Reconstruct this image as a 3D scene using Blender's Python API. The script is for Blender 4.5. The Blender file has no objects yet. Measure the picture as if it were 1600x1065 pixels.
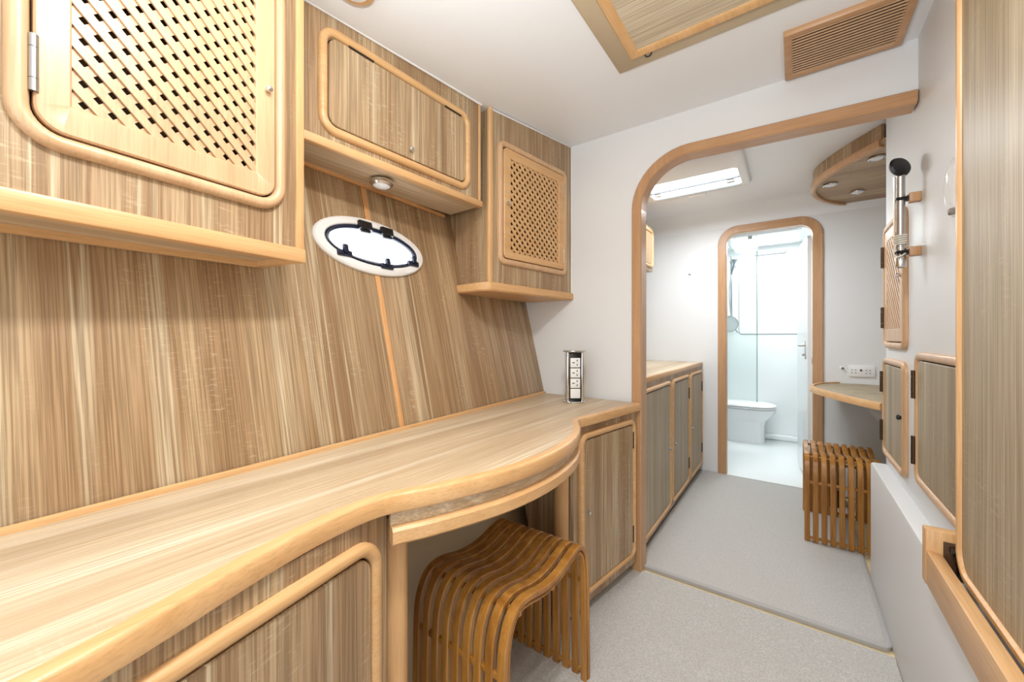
import bpy, bmesh, math, random
from mathutils import Vector, Matrix
S = bpy.context.scene
C = S.collection
PI = math.pi
random.seed(4)

# ------------------------------------------------------------------ camera, world, lights, exposure
F_PX, HORIZON = 611.0, 526.0
YAW = math.atan2(440.0, F_PX)
cam_d = bpy.data.cameras.new('camera')
cam_d.sensor_fit = 'HORIZONTAL'; cam_d.sensor_width = 36.0
cam_d.lens = 36.0 * F_PX / 1600.0
cam_d.shift_y = -(532.5 - HORIZON) / 1600.0
cam_d.clip_start = 0.02
cam = bpy.data.objects.new('camera', cam_d); C.objects.link(cam)
cam.location = (0, 0, 1.03); cam.rotation_euler = (PI / 2, 0, YAW)
S.camera = cam

S.view_settings.view_transform = 'Standard'; S.view_settings.look = 'None'
S.view_settings.gamma = 1.0; S.view_settings.use_curve_mapping = False
S.view_settings.exposure = 0.78

w = bpy.data.worlds.new('world'); S.world = w; w.use_nodes = True
bg = w.node_tree.nodes['Background']
bg.inputs[0].default_value = (0.93, 0.97, 1.0, 1); bg.inputs[1].default_value = 0.45

def area(name, loc, rot, sx, sy, power, col=(1, 1, 1)):
    d = bpy.data.lights.new(name, 'AREA'); d.shape = 'RECTANGLE'; d.size = sx; d.size_y = sy
    d.energy = power; d.color = col
    o = bpy.data.objects.new(name, d); C.objects.link(o); o.location = loc; o.rotation_euler = rot
    return o
# fill behind the camera, and daylight through the deck hatches
area('rear_fill', (-0.15, -1.28, 0.95), (math.radians(112), 0, 0), 1.3, 1.5, 8, (0.86, 0.94, 1))  # unseen fill added at the open end, tilted up to brighten the ceiling
area('overhead_cabin_lamp', (-0.15, 0.32, 1.91), (0, 0, 0), 0.16, 0.16, 7.5, (1, 0.985, 0.97))
area('bounced_flash', (-0.12, 0.10, 1.42), (PI, 0, 0), 0.1, 0.1, 11, (0.90, 0.97, 1))
area('forward_hatch_daylight', (-0.50, 2.55, 1.90), (0, 0, 0), 0.46, 0.28, 7.5, (0.92, 0.97, 1))
area('bathroom_hatch_daylight', (-0.22, 4.3, 1.88), (0, 0, 0), 0.5, 0.5, 5.2, (0.94, 0.985, 1))

# ------------------------------------------------------------------ materials
def lin(h):
    h = h.lstrip('#')
    out = []
    for i in (0, 2, 4):
        c = int(h[i:i + 2], 16) / 255
        out.append(c / 12.92 if c <= 0.04045 else ((c + 0.055) / 1.055) ** 2.4)
    return (*out, 1.0)

def new_mat(name, rough=0.5, metal=0.0, col=None, spec=0.5):
    m = bpy.data.materials.new(name); m.use_nodes = True
    nt = m.node_tree; b = nt.nodes['Principled BSDF']
    b.inputs['Roughness'].default_value = rough; b.inputs['Metallic'].default_value = metal
    b.inputs['Specular IOR Level'].default_value = spec
    if col: b.inputs['Base Color'].default_value = lin(col)
    return m, nt, b

def coords(nt, scale, rnd=True):
    tc = nt.nodes.new('ShaderNodeTexCoord'); mp = nt.nodes.new('ShaderNodeMapping')
    mp.inputs['Scale'].default_value = scale
    if rnd:
        oi = nt.nodes.new('ShaderNodeObjectInfo')
        ml = nt.nodes.new('ShaderNodeMath'); ml.operation = 'MULTIPLY'; ml.inputs[1].default_value = 13.0
        ad = nt.nodes.new('ShaderNodeVectorMath'); ad.operation = 'ADD'
        nt.links.new(oi.outputs['Random'], ml.inputs[0])
        nt.links.new(tc.outputs['Object'], ad.inputs[0]); nt.links.new(ml.outputs[0], ad.inputs[1])
        nt.links.new(ad.outputs[0], mp.inputs['Vector'])
    else:
        nt.links.new(tc.outputs['Object'], mp.inputs['Vector'])
    return mp

def noise(nt, mp, scale, detail=3, rough=0.55, dist=0.0):
    n = nt.nodes.new('ShaderNodeTexNoise'); n.inputs['Scale'].default_value = scale
    n.inputs['Detail'].default_value = detail; n.inputs['Roughness'].default_value = rough
    n.inputs['Distortion'].default_value = dist
    nt.links.new(mp.outputs[0], n.inputs['Vector']); return n

def ramp(nt, src, stops):
    r = nt.nodes.new('ShaderNodeValToRGB'); e = r.color_ramp.elements
    while len(e) < len(stops): e.new(0.5)
    for i, (p, c) in enumerate(stops):
        e[i].position = p; e[i].color = lin(c) if isinstance(c, str) else (c, c, c, 1)
    nt.links.new(src, r.inputs[0]); return r

def mix(nt, a, b, fac, mode='MIX'):
    m = nt.nodes.new('ShaderNodeMix'); m.data_type = 'RGBA'; m.blend_type = mode
    if isinstance(fac, float): m.inputs[0].default_value = fac
    else: nt.links.new(fac, m.inputs[0])
    nt.links.new(a, m.inputs[6]); nt.links.new(b, m.inputs[7]); return m.outputs[2]

def axis_scale(axis, along, across):
    v = [across] * 3; v['xyz'.index(axis)] = along; return v

def laminate(name, axis, broad, dark='#6f5334', light='#e2d2b2', rough=0.38, fleck=0.42, saw=.30):
    """sawn oak laminate: broad bands, light streaks, dense fine grain, faint saw marks across"""
    m, nt, b = new_mat(name, rough)
    mp = coords(nt, axis_scale(axis, 0.2, 6.0))
    n1 = noise(nt, mp, 1.6, 2, 0.5, 0.25)
    r1 = ramp(nt, n1.outputs[0], [(0.30, broad[0]), (0.45, broad[1]), (0.58, broad[2]), (0.72, broad[1])])
    mps = coords(nt, axis_scale(axis, 0.10, 8.0))
    ns = noise(nt, mps, 2.6, 1, 0.4, 0.15)
    rs = ramp(nt, ns.outputs[0], [(0.56, 0.0), (0.645, 0.75), (0.662, 0.0)])
    lc = nt.nodes.new('ShaderNodeRGB'); lc.outputs[0].default_value = lin(light)
    c = mix(nt, r1.outputs[0], lc.outputs[0], rs.outputs[0])
    mp2 = coords(nt, axis_scale(axis, 1.6, 130.0))
    n2 = noise(nt, mp2, 2.0, 3, 0.65)
    r2 = ramp(nt, n2.outputs[0], [(0.40, 0.0), (0.60, fleck + 0.2)])
    dc = nt.nodes.new('ShaderNodeRGB'); dc.outputs[0].default_value = lin(dark)
    c = mix(nt, c, dc.outputs[0], r2.outputs[0])
    mp3 = coords(nt, axis_scale(axis, 130.0, 26.0))
    n3 = noise(nt, mp3, 1.5, 2, 0.6)
    r3 = ramp(nt, n3.outputs[0], [(0.56, 0.0), (0.72, saw)])
    mp4 = coords(nt, axis_scale(axis, 2.2, 7.0))
    n4 = noise(nt, mp4, 1.6, 1, 0.4)
    r4 = ramp(nt, n4.outputs[0], [(0.50, 0.0), (0.64, 1.0)])
    mk = nt.nodes.new('ShaderNodeMath'); mk.operation = 'MULTIPLY'
    nt.links.new(r3.outputs[0], mk.inputs[0]); nt.links.new(r4.outputs[0], mk.inputs[1])
    c = mix(nt, c, lc.outputs[0], mk.outputs[0])
    nt.links.new(c, b.inputs['Base Color'])
    bp = nt.nodes.new('ShaderNodeBump'); bp.inputs['Strength'].default_value = 0.05; bp.inputs['Distance'].default_value = 0.002
    nt.links.new(n2.outputs[0], bp.inputs['Height']); nt.links.new(bp.outputs[0], b.inputs['Normal'])
    return m

def solid_wood(name, axis, c0, c1, rough=0.35, fine=70.0, across=16.0):
    m, nt, b = new_mat(name, rough)
    mp = coords(nt, axis_scale(axis, 1.2 if across > 10 else 5.0, across))
    n = noise(nt, mp, 1.8, 4, 0.6, 0.4)
    r = ramp(nt, n.outputs[0], [(0.3, c0), (0.7, c1)])
    mp2 = coords(nt, axis_scale(axis, 5.0 if across > 10 else fine, fine * 2))
    n2 = noise(nt, mp2, 2.0, 2, 0.6)
    r2 = ramp(nt, n2.outputs[0], [(0.45, 0.0), (0.7, 0.28)])
    dc = nt.nodes.new('ShaderNodeRGB'); dc.outputs[0].default_value = tuple(v * 0.55 for v in lin(c0)[:3]) + (1,)
    nt.links.new(mix(nt, r.outputs[0], dc.outputs[0], r2.outputs[0]), b.inputs['Base Color'])
    return m

OAK = ('#9d7f5e', '#b2926f', '#c6ab87')
M = {}
M['lam_z'] = laminate('oak_laminate_upright', 'z', OAK)
M['lam_y'] = laminate('oak_laminate_lengthwise', 'y', ('#bea688', '#cfb899', '#dcc9ac'), light='#eee3cc', dark='#a08460', fleck=0.3, saw=.12)
M['lam_x'] = laminate('oak_laminate_crosswise', 'x', OAK)
M['lam_grey_x'] = laminate('grey_oak_laminate_crosswise', 'x', ('#c6b499', '#d3c3aa', '#decfb8'), dark='#a08d70', saw=.15)
M['lam_grey'] = laminate('grey_oak_laminate_upright', 'z', ('#9d8b6e', '#ac9b7d', '#baaa8e'), dark='#7e6c50', light='#d0c4ab', rough=0.46)
M['beech_y'] = solid_wood('beech_lengthwise', 'y', '#d3a26c', '#e1b683')
M['beech_z'] = solid_wood('beech_upright', 'z', '#d3a26c', '#e1b683')
M['beech_pale'] = solid_wood('pale_beech', 'z', '#cba27a', '#dab48c')
M['cherry'] = solid_wood('reddish_beech_upright', 'z', '#bb8d63', '#c89c72')
M['cherry_x'] = solid_wood('reddish_beech_crosswise', 'x', '#bb8d63', '#c89c72')
M['seam'] = solid_wood('orange_beech', 'z', '#d79c62', '#e4b07a')
M['bamboo'] = solid_wood('caramel_bamboo', 'z', '#8e581c', '#c28a42', rough=0.3)
M['bamboo_dark'] = solid_wood('brown_bamboo', 'z', '#7a3c10', '#9c5a20', rough=0.3)
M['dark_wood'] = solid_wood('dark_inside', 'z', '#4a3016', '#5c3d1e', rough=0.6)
M['white'], *_ = new_mat('white_gelcoat', 0.42, 0, '#e8e9ea')
M['ceil'], *_ = new_mat('white_ceiling_gelcoat', 0.4, 0, '#eff0f2')
M['bathwhite'], *_ = new_mat('glossy_white_gelcoat', 0.2, 0, '#f2f6f6')
M['ceramic'], *_ = new_mat('white_ceramic', 0.12, 0, '#eceeee')
M['plastic'], *_ = new_mat('white_plastic', 0.35, 0, '#f0efee')
M['beige'], *_ = new_mat('matte_beige', 0.6, 0, '#cab89a')
M['gap'], *_ = new_mat('black_shadow_gap', 0.9, 0, '#1c1209')
M['chrome'], *_ = new_mat('chrome', 0.16, 1, '#d8d8d8')
M['steel'], *_ = new_mat('satin_steel', 0.32, 1, '#b9b7b4')
M['bronze'], *_ = new_mat('dark_bronze', 0.4, 0.9, '#57493c')
M['black'], *_ = new_mat('black_plastic', 0.3, 0, '#0d0d12')
M['gasket'], *_ = new_mat('navy_rubber', 0.35, 0, '#131c33')
M['cream'], *_ = new_mat('cream_sill', 0.5, 0, '#e6d3a8')
M['green'], *_ = new_mat('pale_green_canister', 0.4, 0, '#8fa795')
M['rope'], *_ = new_mat('white_cord', 0.8, 0, '#ddd8cc')
M['grey'], *_ = new_mat('grey_plastic', 0.4, 0, '#8e959a')

def emit(name, col, st):
    m, nt, b = new_mat(name, 0.2, 0, '#ffffff')
    b.inputs['Emission Color'].default_value = lin(col); b.inputs['Emission Strength'].default_value = st
    return m
M['sky'] = emit('daylit_window_pane', '#f4f9ff', 3.5)
M['led'] = emit('lit_lamp_lens', '#fff4e2', 1.6)

m, nt, b = new_mat('clear_acrylic', 0.05, 0, '#f4f6f6'); M['acrylic'] = m
b.inputs['Alpha'].default_value = 0.28
m, nt, b = new_mat('clear_glass', 0.02); M['glass'] = m
b.inputs['Transmission Weight'].default_value = 1.0; b.inputs['IOR'].default_value = 1.1
b.inputs['Base Color'].default_value = lin('#f6fcfb')
m, nt, b = new_mat('glass_edge', 0.1, 0, '#8fb5ae'); M['glass_edge'] = m

def carpet_mat(name, c0, c1, c2):
    m, nt, b = new_mat(name, 0.95, spec=0.1)
    mp = coords(nt, (1, 1, 1), False)
    n = noise(nt, mp, 260, 3, 0.7); n2 = noise(nt, mp, 7, 3, 0.6)
    r = ramp(nt, n.outputs[0], [(0.3, c0), (0.7, c1)])
    r2 = ramp(nt, n2.outputs[0], [(0.45, 0.0), (0.65, 0.35)])
    dc = nt.nodes.new('ShaderNodeRGB'); dc.outputs[0].default_value = lin(c2)
    nt.links.new(mix(nt, r.outputs[0], dc.outputs[0], r2.outputs[0]), b.inputs['Base Color'])
    bp = nt.nodes.new('ShaderNodeBump'); bp.inputs['Strength'].default_value = 0.6; bp.inputs['Distance'].default_value = 0.004
    nt.links.new(n.outputs[0], bp.inputs['Height']); nt.links.new(bp.outputs[0], b.inputs['Normal'])
    return m
M['carpet'] = carpet_mat('grey_carpet', '#a9a6a2', '#d8d5d0', '#c0bcb6')
M['rug'] = carpet_mat('grey_rug', '#aeaba7', '#d9d6d2', '#c4c1bb')
M['rug_edge'], *_ = new_mat('grey_rug_binding', 0.9, 0, '#b4b1af')

# ------------------------------------------------------------------ mesh helpers
def link(name, bm, mat, parent=None, smooth=True, label=None):
    bmesh.ops.recalc_face_normals(bm, faces=bm.faces[:])
    me = bpy.data.meshes.new(name); bm.to_mesh(me); bm.free()
    if smooth:
        me.polygons.foreach_set('use_smooth', [True] * len(me.polygons)); me.set_sharp_from_angle(angle=0.7)
    me.materials.append(mat)
    o = bpy.data.objects.new(name, me); C.objects.link(o)
    if parent is not None: o.parent = parent
    if label: o['label'] = label
    return o

def tag(o, label, cat, group=None):
    o['label'] = label; o['category'] = cat
    if group: o['group'] = group
    return o

def thing(name, label, cat, loc=(0, 0, 0), rotz=0.0, group=None, matrix=None):
    o = bpy.data.objects.new(name, None); C.objects.link(o); o.empty_display_size = 0.05
    if matrix is not None: o.matrix_world = matrix
    else: o.location = loc; o.rotation_euler = (0, 0, rotz)
    return tag(o, label, cat, group)

def struct(name, bm, mat, smooth=True):
    o = link(name, bm, mat, None, smooth); o['kind'] = 'structure'; return o

def frame_struct(name, loc=(0, 0, 0), rotz=0.0, matrix=None):
    o = bpy.data.objects.new(name, None); C.objects.link(o); o.empty_display_size = 0.05
    if matrix is not None: o.matrix_world = matrix
    else: o.location = loc; o.rotation_euler = (0, 0, rotz)
    o['kind'] = 'structure'; return o

def NB(): return bmesh.new()

def box(bm, x0, x1, y0, y1, z0, z1, bev=0.0, seg=2):
    vs = [bm.verts.new(p) for p in ((x0, y0, z0), (x1, y0, z0), (x1, y1, z0), (x0, y1, z0), (x0, y0, z1), (x1, y0, z1), (x1, y1, z1), (x0, y1, z1))]
    fs = [bm.faces.new([vs[i] for i in f]) for f in ((3, 2, 1, 0), (4, 5, 6, 7), (0, 1, 5, 4), (1, 2, 6, 5), (2, 3, 7, 6), (3, 0, 4, 7))]
    if bev:
        es = list({e for f in fs for e in f.edges})
        bmesh.ops.bevel(bm, geom=es, offset=bev, segments=seg, affect='EDGES', profile=0.5)
    return bm

def BX(*a, **k): return box(NB(), *a, **k)

def loft(bm, loops, cap0=True, cap1=True, close=False, ring=True):
    """loops: lists of 3-D points of equal length; ring = each loop is closed"""
    L = [[bm.verts.new(p) for p in lp] for lp in loops]
    n = len(L[0]); rows = len(L)
    for i in range(rows if close else rows - 1):
        a, b2 = L[i], L[(i + 1) % rows]
        for j in range(n if ring else n - 1):
            k = (j + 1) % n
            try: bm.faces.new((a[j], a[k], b2[k], b2[j]))
            except ValueError: pass
    if not close:
        if cap0: bm.faces.new(L[0])
        if cap1: bm.faces.new(L[-1][::-1])
    return bm

def extrude(bm, poly, axis, a, b2):
    """prism: poly of 2-D points in the two remaining axes (in xyz order), from a to b2 along axis"""
    def P(p, t):
        if axis == 'x': return (t, p[0], p[1])
        if axis == 'y': return (p[0], t, p[1])
        return (p[0], p[1], t)
    return loft(bm, [[P(p, a) for p in poly], [P(p, b2) for p in poly]])

def rr(a0, a1, b0, b1, r, k=7):
    r = max(r, 1e-4); out = []
    for (ca, cb, s) in ((a1 - r, b1 - r, 0), (a0 + r, b1 - r, 1), (a0 + r, b0 + r, 2), (a1 - r, b0 + r, 3)):
        for i in range(k):
            t = (s + i / (k - 1)) * PI / 2
            out.append((ca + r * math.cos(t), cb + r * math.sin(t)))
    return out

def rloop(rect, r, inset, x, k=7):
    a0, a1, b0, b1 = rect
    return [(x, p[0], p[1]) for p in rr(a0 + inset, a1 - inset, b0 + inset, b1 - inset, r - inset, k)]

def moulding(rect, r, wd=0.022, h=0.014, k=8, bm=None):
    """rounded strip around a door, lying on the face plane x=0, coming towards +x"""
    bm = bm or NB()
    pf = [(0, 0), (0, .45 * h), (.12 * wd, .78 * h), (.32 * wd, h), (.68 * wd, h), (.88 * wd, .78 * h), (wd, .45 * h), (wd, 0)]
    return loft(bm, [rloop(rect, r, i, x, k) for i, x in pf], close=True)

def slab(rect, r, x0, x1, bev=0.002, bm=None, k=8):
    bm = bm or NB()
    return loft(bm, [rloop(rect, r, 0, x0, k), rloop(rect, r, 0, x1 - bev, k), rloop(rect, r, bev, x1, k)])

def door_ring(rect, r, hole, x0, x1, bev=0.0025, k=8):
    h = hole
    def hl(x, e=0.0): return [(x, p[0], p[1]) for p in rr(h[0] - e, h[1] + e, h[2] - e, h[3] + e, 0.001, k)]
    return loft(NB(), [rloop(rect, r, 0, x0, k), rloop(rect, r, 0, x1 - bev, k), rloop(rect, r, bev, x1, k), hl(x1, bev), hl(x1 - bev), hl(x0)], close=True)

def tube(bm, pts, r, n=10, caps=True):
    loops = []; P = [Vector(p) for p in pts]; ref = None
    for i, p in enumerate(P):
        t = (P[min(i + 1, len(P) - 1)] - P[max(i - 1, 0)]).normalized()
        if ref is None: ref = Vector((0, 0, 1)) if abs(t.z) < 0.9 else Vector((1, 0, 0))
        u = (ref - t * ref.dot(t)).normalized(); v = t.cross(u); ref = u
        rad = r[i] if isinstance(r, (list, tuple)) else r
        loops.append([tuple(p + (u * math.cos(a) + v * math.sin(a)) * rad) for a in [2 * PI * j / n for j in range(n)]])
    return loft(bm, loops, caps, caps)

def lathe(bm, prof, axis='z', n=24, o=(0, 0, 0)):
    """prof: (radius, height) pairs"""
    loops = []
    for r, h in prof:
        lp = []
        for j in range(n):
            a = 2 * PI * j / n; c, s = max(r, 1e-4) * math.cos(a), max(r, 1e-4) * math.sin(a)
            q = (c, s, h) if axis == 'z' else ((h, c, s) if axis == 'x' else (s, h, c))
            lp.append((q[0] + o[0], q[1] + o[1], q[2] + o[2]))
        loops.append(lp)
    return loft(bm, loops)

def clip_poly(poly, rect):
    a0, a1, b0, b1 = rect
    for ax, lim, sg in ((0, a0, 1), (0, a1, -1), (1, b0, 1), (1, b1, -1)):
        out = []
        for i in range(len(poly)):
            p, q = poly[i], poly[(i + 1) % len(poly)]
            dp, dq = sg * (p[ax] - lim), sg * (q[ax] - lim)
            if dp >= 0: out.append(p)
            if (dp >= 0) != (dq >= 0):
                t = dp / (dp - dq); out.append((p[0] + t * (q[0] - p[0]), p[1] + t * (q[1] - p[1])))
        poly = out
        if len(poly) < 3: return []
    return poly

def lattice(parent, rect, pitch, wd, mat, t=0.005, x=0.0):
    """crossed diagonal strips, the falling set in front, each one an object"""
    a0, a1, b0, b1 = rect; R2 = math.sqrt(0.5)
    for sgn, xa, xb in ((1, x - t, x), (-1, x, x + 1.7 * t)):
        d = (R2, sgn * R2); nrm = (-sgn * R2, R2)
        cs = [p[0] * nrm[0] + p[1] * nrm[1] for p in ((a0, b0), (a1, b0), (a0, b1), (a1, b1))]
        n0 = math.floor(min(cs) / pitch)
        for i in range(n0, math.ceil(max(cs) / pitch) + 1):
            c = (i + 0.5) * pitch; q = []
            for s, off in ((-5, -wd / 2), (5, -wd / 2), (5, wd / 2), (-5, wd / 2)):
                q.append((nrm[0] * (c + off) + d[0] * s, nrm[1] * (c + off) + d[1] * s))
            pl = clip_poly(q, rect)
            if len(pl) < 3: continue
            ar = abs(sum(pl[j][0] * pl[(j + 1) % len(pl)][1] - pl[(j + 1) % len(pl)][0] * pl[j][1] for j in range(len(pl)))) / 2
            if ar < 2e-5: continue
            link('lattice_strip', extrude(NB(), pl, 'x', xa, xb), mat, parent, smooth=False)

def knob(parent, y, z, x, r=0.007, mat='chrome', h=0.014):
    bm = lathe(NB(), [(r * .7, 0), (r * .7, h * .35), (r, h * .5), (r * .95, h * .85), (r * .5, h)], 'x', 14, (x, y, z))
    return link('knob', bm, M[mat], parent, label='small chrome push knob' if mat == 'chrome' else None)

def barrel_hinge(parent, y, z, x, ln=0.075, r=0.0055, mat='steel', horizontal=False):
    bm = NB()
    for a, b2 in ((-.5, -.28), (-.27, .27), (.28, .5)):
        p = [(x, y, z + a * ln), (x, y, z + b2 * ln)] if not horizontal else [(x, y + a * ln, z), (x, y + b2 * ln, z)]
        tube(bm, p, r, 10)
    return link('hinge', bm, M[mat], parent)

def smooth_path(pts, it=2):
    for _ in range(it):
        q = [pts[0]]
        for a, b2 in zip(pts, pts[1:]):
            q.append(tuple(a[i] * .75 + b2[i] * .25 for i in range(len(a)))); q.append(tuple(a[i] * .25 + b2[i] * .75 for i in range(len(a))))
        q.append(pts[-1]); pts = q
    return pts

# ------------------------------------------------------------------ setting
BULK, BULK2, BACK = 1.717, 3.27, 4.70        # near bulkhead, far bulkhead, end of the bathroom
RWX = 0.313                                   # white wall on the right
def wall_x(y, z): return -0.93 - 0.06 * y - 0.246 * (z - 0.745)

struct('floor', BX(-1.3, 1.0, -1.3, 4.95, -0.06, 0.0), M['cream'])

# left hull lining: a leaning wall, two oak panels with a seam strip between them
nw = Vector((1, .06, .246)).normalized(); yw = Vector((-.06, 1, 0)).normalized(); zw = nw.cross(yw)
def wall_matrix(y, z):
    m4 = Matrix.Identity(4)
    for i, v in enumerate((nw, yw, zw)):
        for j in range(3): m4[j][i] = v[j]
    m4.translation = Vector((wall_x(y, z), y, z)); return m4
wl = frame_struct('wall_left', matrix=wall_matrix(0.78, 0.745))
link('hull_lining', BX(-.06, -.012, -2.1, .96, -.78, 1.35), M['white'], wl)
link('oak_panel', BX(-.012, 0, -2.1, -.0075, -.03, 1.30, bev=.001), M['lam_z'], wl)
link('oak_panel', BX(-.012, 0, .0075, .955, -.03, 1.30, bev=.001), M['lam_z'], wl)
link('seam_strip', BX(-.012, .0025, -.0085, .0085, -.03, 1.30, bev=.001), M['seam'], wl)
link('knee_panel', BX(-.010, .002, -.5, .6, -.76, -.05), M['beige'], wl)

# bulkhead with the arched opening
def arch_path(x0, r, zt0, zt1, x1, zb=0.0, n=12):
    """up the left jamb, around the corner and along the gently falling head"""
    p = [(x0, zb), (x0, zt0 - r)]
    for i in range(1, n + 1):
        t = PI - i / n * PI / 2
        p.append((x0 + r + r * math.cos(t), zt0 - r + r * math.sin(t)))
    p.append((x1, zt1)); return p
ap = arch_path(-.548, .20, 1.785, 1.762, RWX)
struct('wall_front', extrude(NB(), [(-1.32, 0)] + ap + [(RWX, 2.02), (-1.32, 2.02)], 'y', BULK, BULK + .045), M['white'])

def offset_path(p, d):
    out = []
    for i in range(len(p)):
        a = Vector(p[max(i - 1, 0)]); b2 = Vector(p[min(i + 1, len(p) - 1)])
        t = (b2 - a).normalized(); n = Vector((-t.y, t.x))
        out.append((p[i][0] + n.x * d, p[i][1] + n.y * d))
    return out
def sweep_trim(path, d_out, d_in, y0, y1, close=False, rnd=.004):
    o_, i_ = offset_path(path, d_out), offset_path(path, -d_in)
    o2, i2 = offset_path(path, d_out - rnd), offset_path(path, -d_in + rnd)
    loops = []
    for a, a2, b2, b3 in zip(o_, o2, i2, i_):
        loops.append([(a[0], y1, a[1]), (a[0], y0 + rnd, a[1]), (a2[0], y0, a2[1]), (b2[0], y0, b2[1]), (b3[0], y0 + rnd, b3[1]), (b3[0], y1, b3[1])])
    return loops
ap2 = ap[:-1] + [(RWX - .004, ap[-1][1])]
lp = sweep_trim(ap2, .030, .012, BULK - .016, BULK + .058)
tr = frame_struct('trim_1')
for nm, a, b2, mt in (('jamb', 0, 2, 'cherry'), ('corner', 1, 14, 'cherry'), ('head', 13, 15, 'cherry_x')):
    link(nm, loft(NB(), lp[a:b2]), M[mt], tr)

# far bulkhead with the round-cornered bathroom doorway
L2, R2x, T2 = -.412, .112, 1.792
dp = arch_path(L2, .085, T2, T2, R2x - .085)[:-1]
dp = dp + [(R2x - .085 - (R2x - .085 - (x + 0)) * 0 if False else (L2 + R2x) - x, z) for x, z in dp[::-1]]
struct('wall_back', extrude(NB(), [(-1.32, 0)] + dp + [(.95, 0), (.95, 2.02), (-1.32, 2.02)], 'y', BULK2, BULK2 + .045), M['white'])
lp = sweep_trim(dp, .046, .010, BULK2 - .014, BULK2 + .056)
tr = frame_struct('trim_2')
for nm, a, b2, mt in (('jamb', 0, 2, 'cherry'), ('corner', 1, 14, 'cherry'), ('head', 13, 15, 'cherry_x'), ('corner', 14, 27, 'cherry'), ('jamb', 26, 28, 'cherry')):
    link(nm, loft(NB(), lp[a:b2]), M[mt], tr)

# ceiling: flat over the gangway, falling a little towards the near end along the hull
def ceil_z(x, y):
    k = min(1, max(0, (-.45 - x) / .5)); k = k * k * (3 - 2 * k)
    return 1.955 - .066 * min(max(0, BULK - y), 1.3) * k
bm = NB(); xs = [-1.32 + i * .06 for i in range(29)]; ys = [-1.3 + j * (BULK + 1.3) / 24 for j in range(25)]
g = [[bm.verts.new((x, y, ceil_z(x, y))) for y in ys] for x in xs]
for i in range(len(xs) - 1):
    for j in range(len(ys) - 1): bm.faces.new((g[i][j], g[i + 1][j], g[i + 1][j + 1], g[i][j + 1]))
struct('ceiling', bm, M['ceil'])
# forward cabin: ceiling that rounds down into the far bulkhead
prof = [(BULK + .045, 1.965), (3.14, 1.965)] + [(3.14 + .13 * math.sin(t), 1.835 + .13 * math.cos(t)) for t in [i * PI / 16 for i in range(1, 9)]]
struct('ceiling_forward', loft(NB(), [[(x, p[0], p[1]) for p in prof] for x in (-1.32, .95)], False, False, ring=False), M['ceil'])

struct('wall_right', BX(RWX, RWX + .05, -1.3, 2.24, 0, 2.05, bev=.006), M['white'])
struct('bench', BX(.263, RWX + .002, -1.3, 2.222, 0, .505, bev=.008), M['white'])
struct('wall_recess', BX(.90, .95, 2.2, BULK2, 0, 2.02), M['white'])
struct('wall_recess_near', BX(RWX + .05, .95, 2.16, 2.205, 0, 2.02), M['white'])
struct('wall_forward_left', extrude(NB(), [(-.98, 0), (-1.30, 2.0), (-1.36, 2.0), (-1.04, 0)], 'y', BULK + .045, BULK2), M['white'])

# bathroom shell
struct('floor_bathroom', BX(-.95, .5, BULK2 + .0, 4.95, -.01, .012, bev=.003), M['bathwhite'])
struct('wall_bathroom_back', BX(-.95, .5, BACK, BACK + .05, 0, 2.0), M['bathwhite'])
struct('wall_bathroom_left', BX(-.95, -.90, BULK2 + .045, BACK, 0, 2.0), M['bathwhite'])
struct('wall_bathroom_right', BX(.30, .35, BULK2 + .045, BACK, 0, 2.0), M['bathwhite'])
struct('ceiling_bathroom', BX(-.95, .5, BULK2 + .045, BACK, 1.95, 1.99), M['bathwhite'])
struct('baseboard_bathroom', BX(-.90, .30, BACK - .05, BACK, .012, .065, bev=.012), M['bathwhite'])

# ------------------------------------------------------------------ floor coverings
cp = extrude(NB(), [(.262, -1.3), (.262, 1.722), (-.600, 1.722), (-.668, 1.222), (-.790, 1.222), (-.755, .475), (-.672, .475), (-.50, -1.3)], 'z', .001, .010)
tag(link('carpet', cp, M['carpet']), 'grey fitted carpet on the floor in front of the desk and bamboo stool', 'carpet')
rg = thing('rug', 'large grey rug with bound edge on the floor through the archway', 'rug', (0, 0, 0))
bm = loft(NB(), [[(p[0], p[1], z) for p in rr(-.585 + e, .261 - e, 1.752 + e, 3.262 - e, .03, 4)] for z, e in ((.001, 0), (.013, 0), (.016, .004))])
link('pile', bm, M['rug'], rg)
bm = loft(NB(), [[(p[0], p[1], z) for p in rr(-.585 + e, .261 - e, 1.752 + e, 3.262 - e, .03, 4)] for z, e in ((.001, -.003), (.014, -.003), (.0185, .002), (.0185, .012), (.014, .016))], False, False)
link('binding', bm, M['rug_edge'], rg)

# ------------------------------------------------------------------ upper lattice cabinet, near
RZ = math.atan(.13)
t = thing('wall_cabinet', 'large wall cabinet with lattice door at upper left over the desk', 'cabinet', (-.855, .02, 1.20), RZ)
Y0, Y1 = -.30, .428
def face_with_opening(name, parent, y0, y1, z0, z1, op, mat, th=.014):
    bm = NB()
    loft(bm, [[(x, p[0], p[1]) for p in rr(*q, .0005, 2)] for q, x in (((y0, y1, z0, z1), 0), (op, 0), (op, -th), ((y0, y1, z0, z1), -th))], close=True)
    return link(name, bm, mat, parent, smooth=False)
lat = (.067, .322, .165, .535)
face_with_opening('face_panel', t, Y0, Y1, .03, .70, (lat[0] - .004, lat[1] + .004, lat[2] - .004, lat[3] + .004), M['lam_z'])
link('bottom_panel', BX(-.19, -.012, Y0, Y1 - .008, .012, .020), M['lam_y'], t)
link('side_panel', extrude(NB(), [(-.014, .02), (-.155, .02), (-.30, .70), (-.014, .70)], 'y', Y1 - .012, Y1), M['lam_z'], t)
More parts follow.
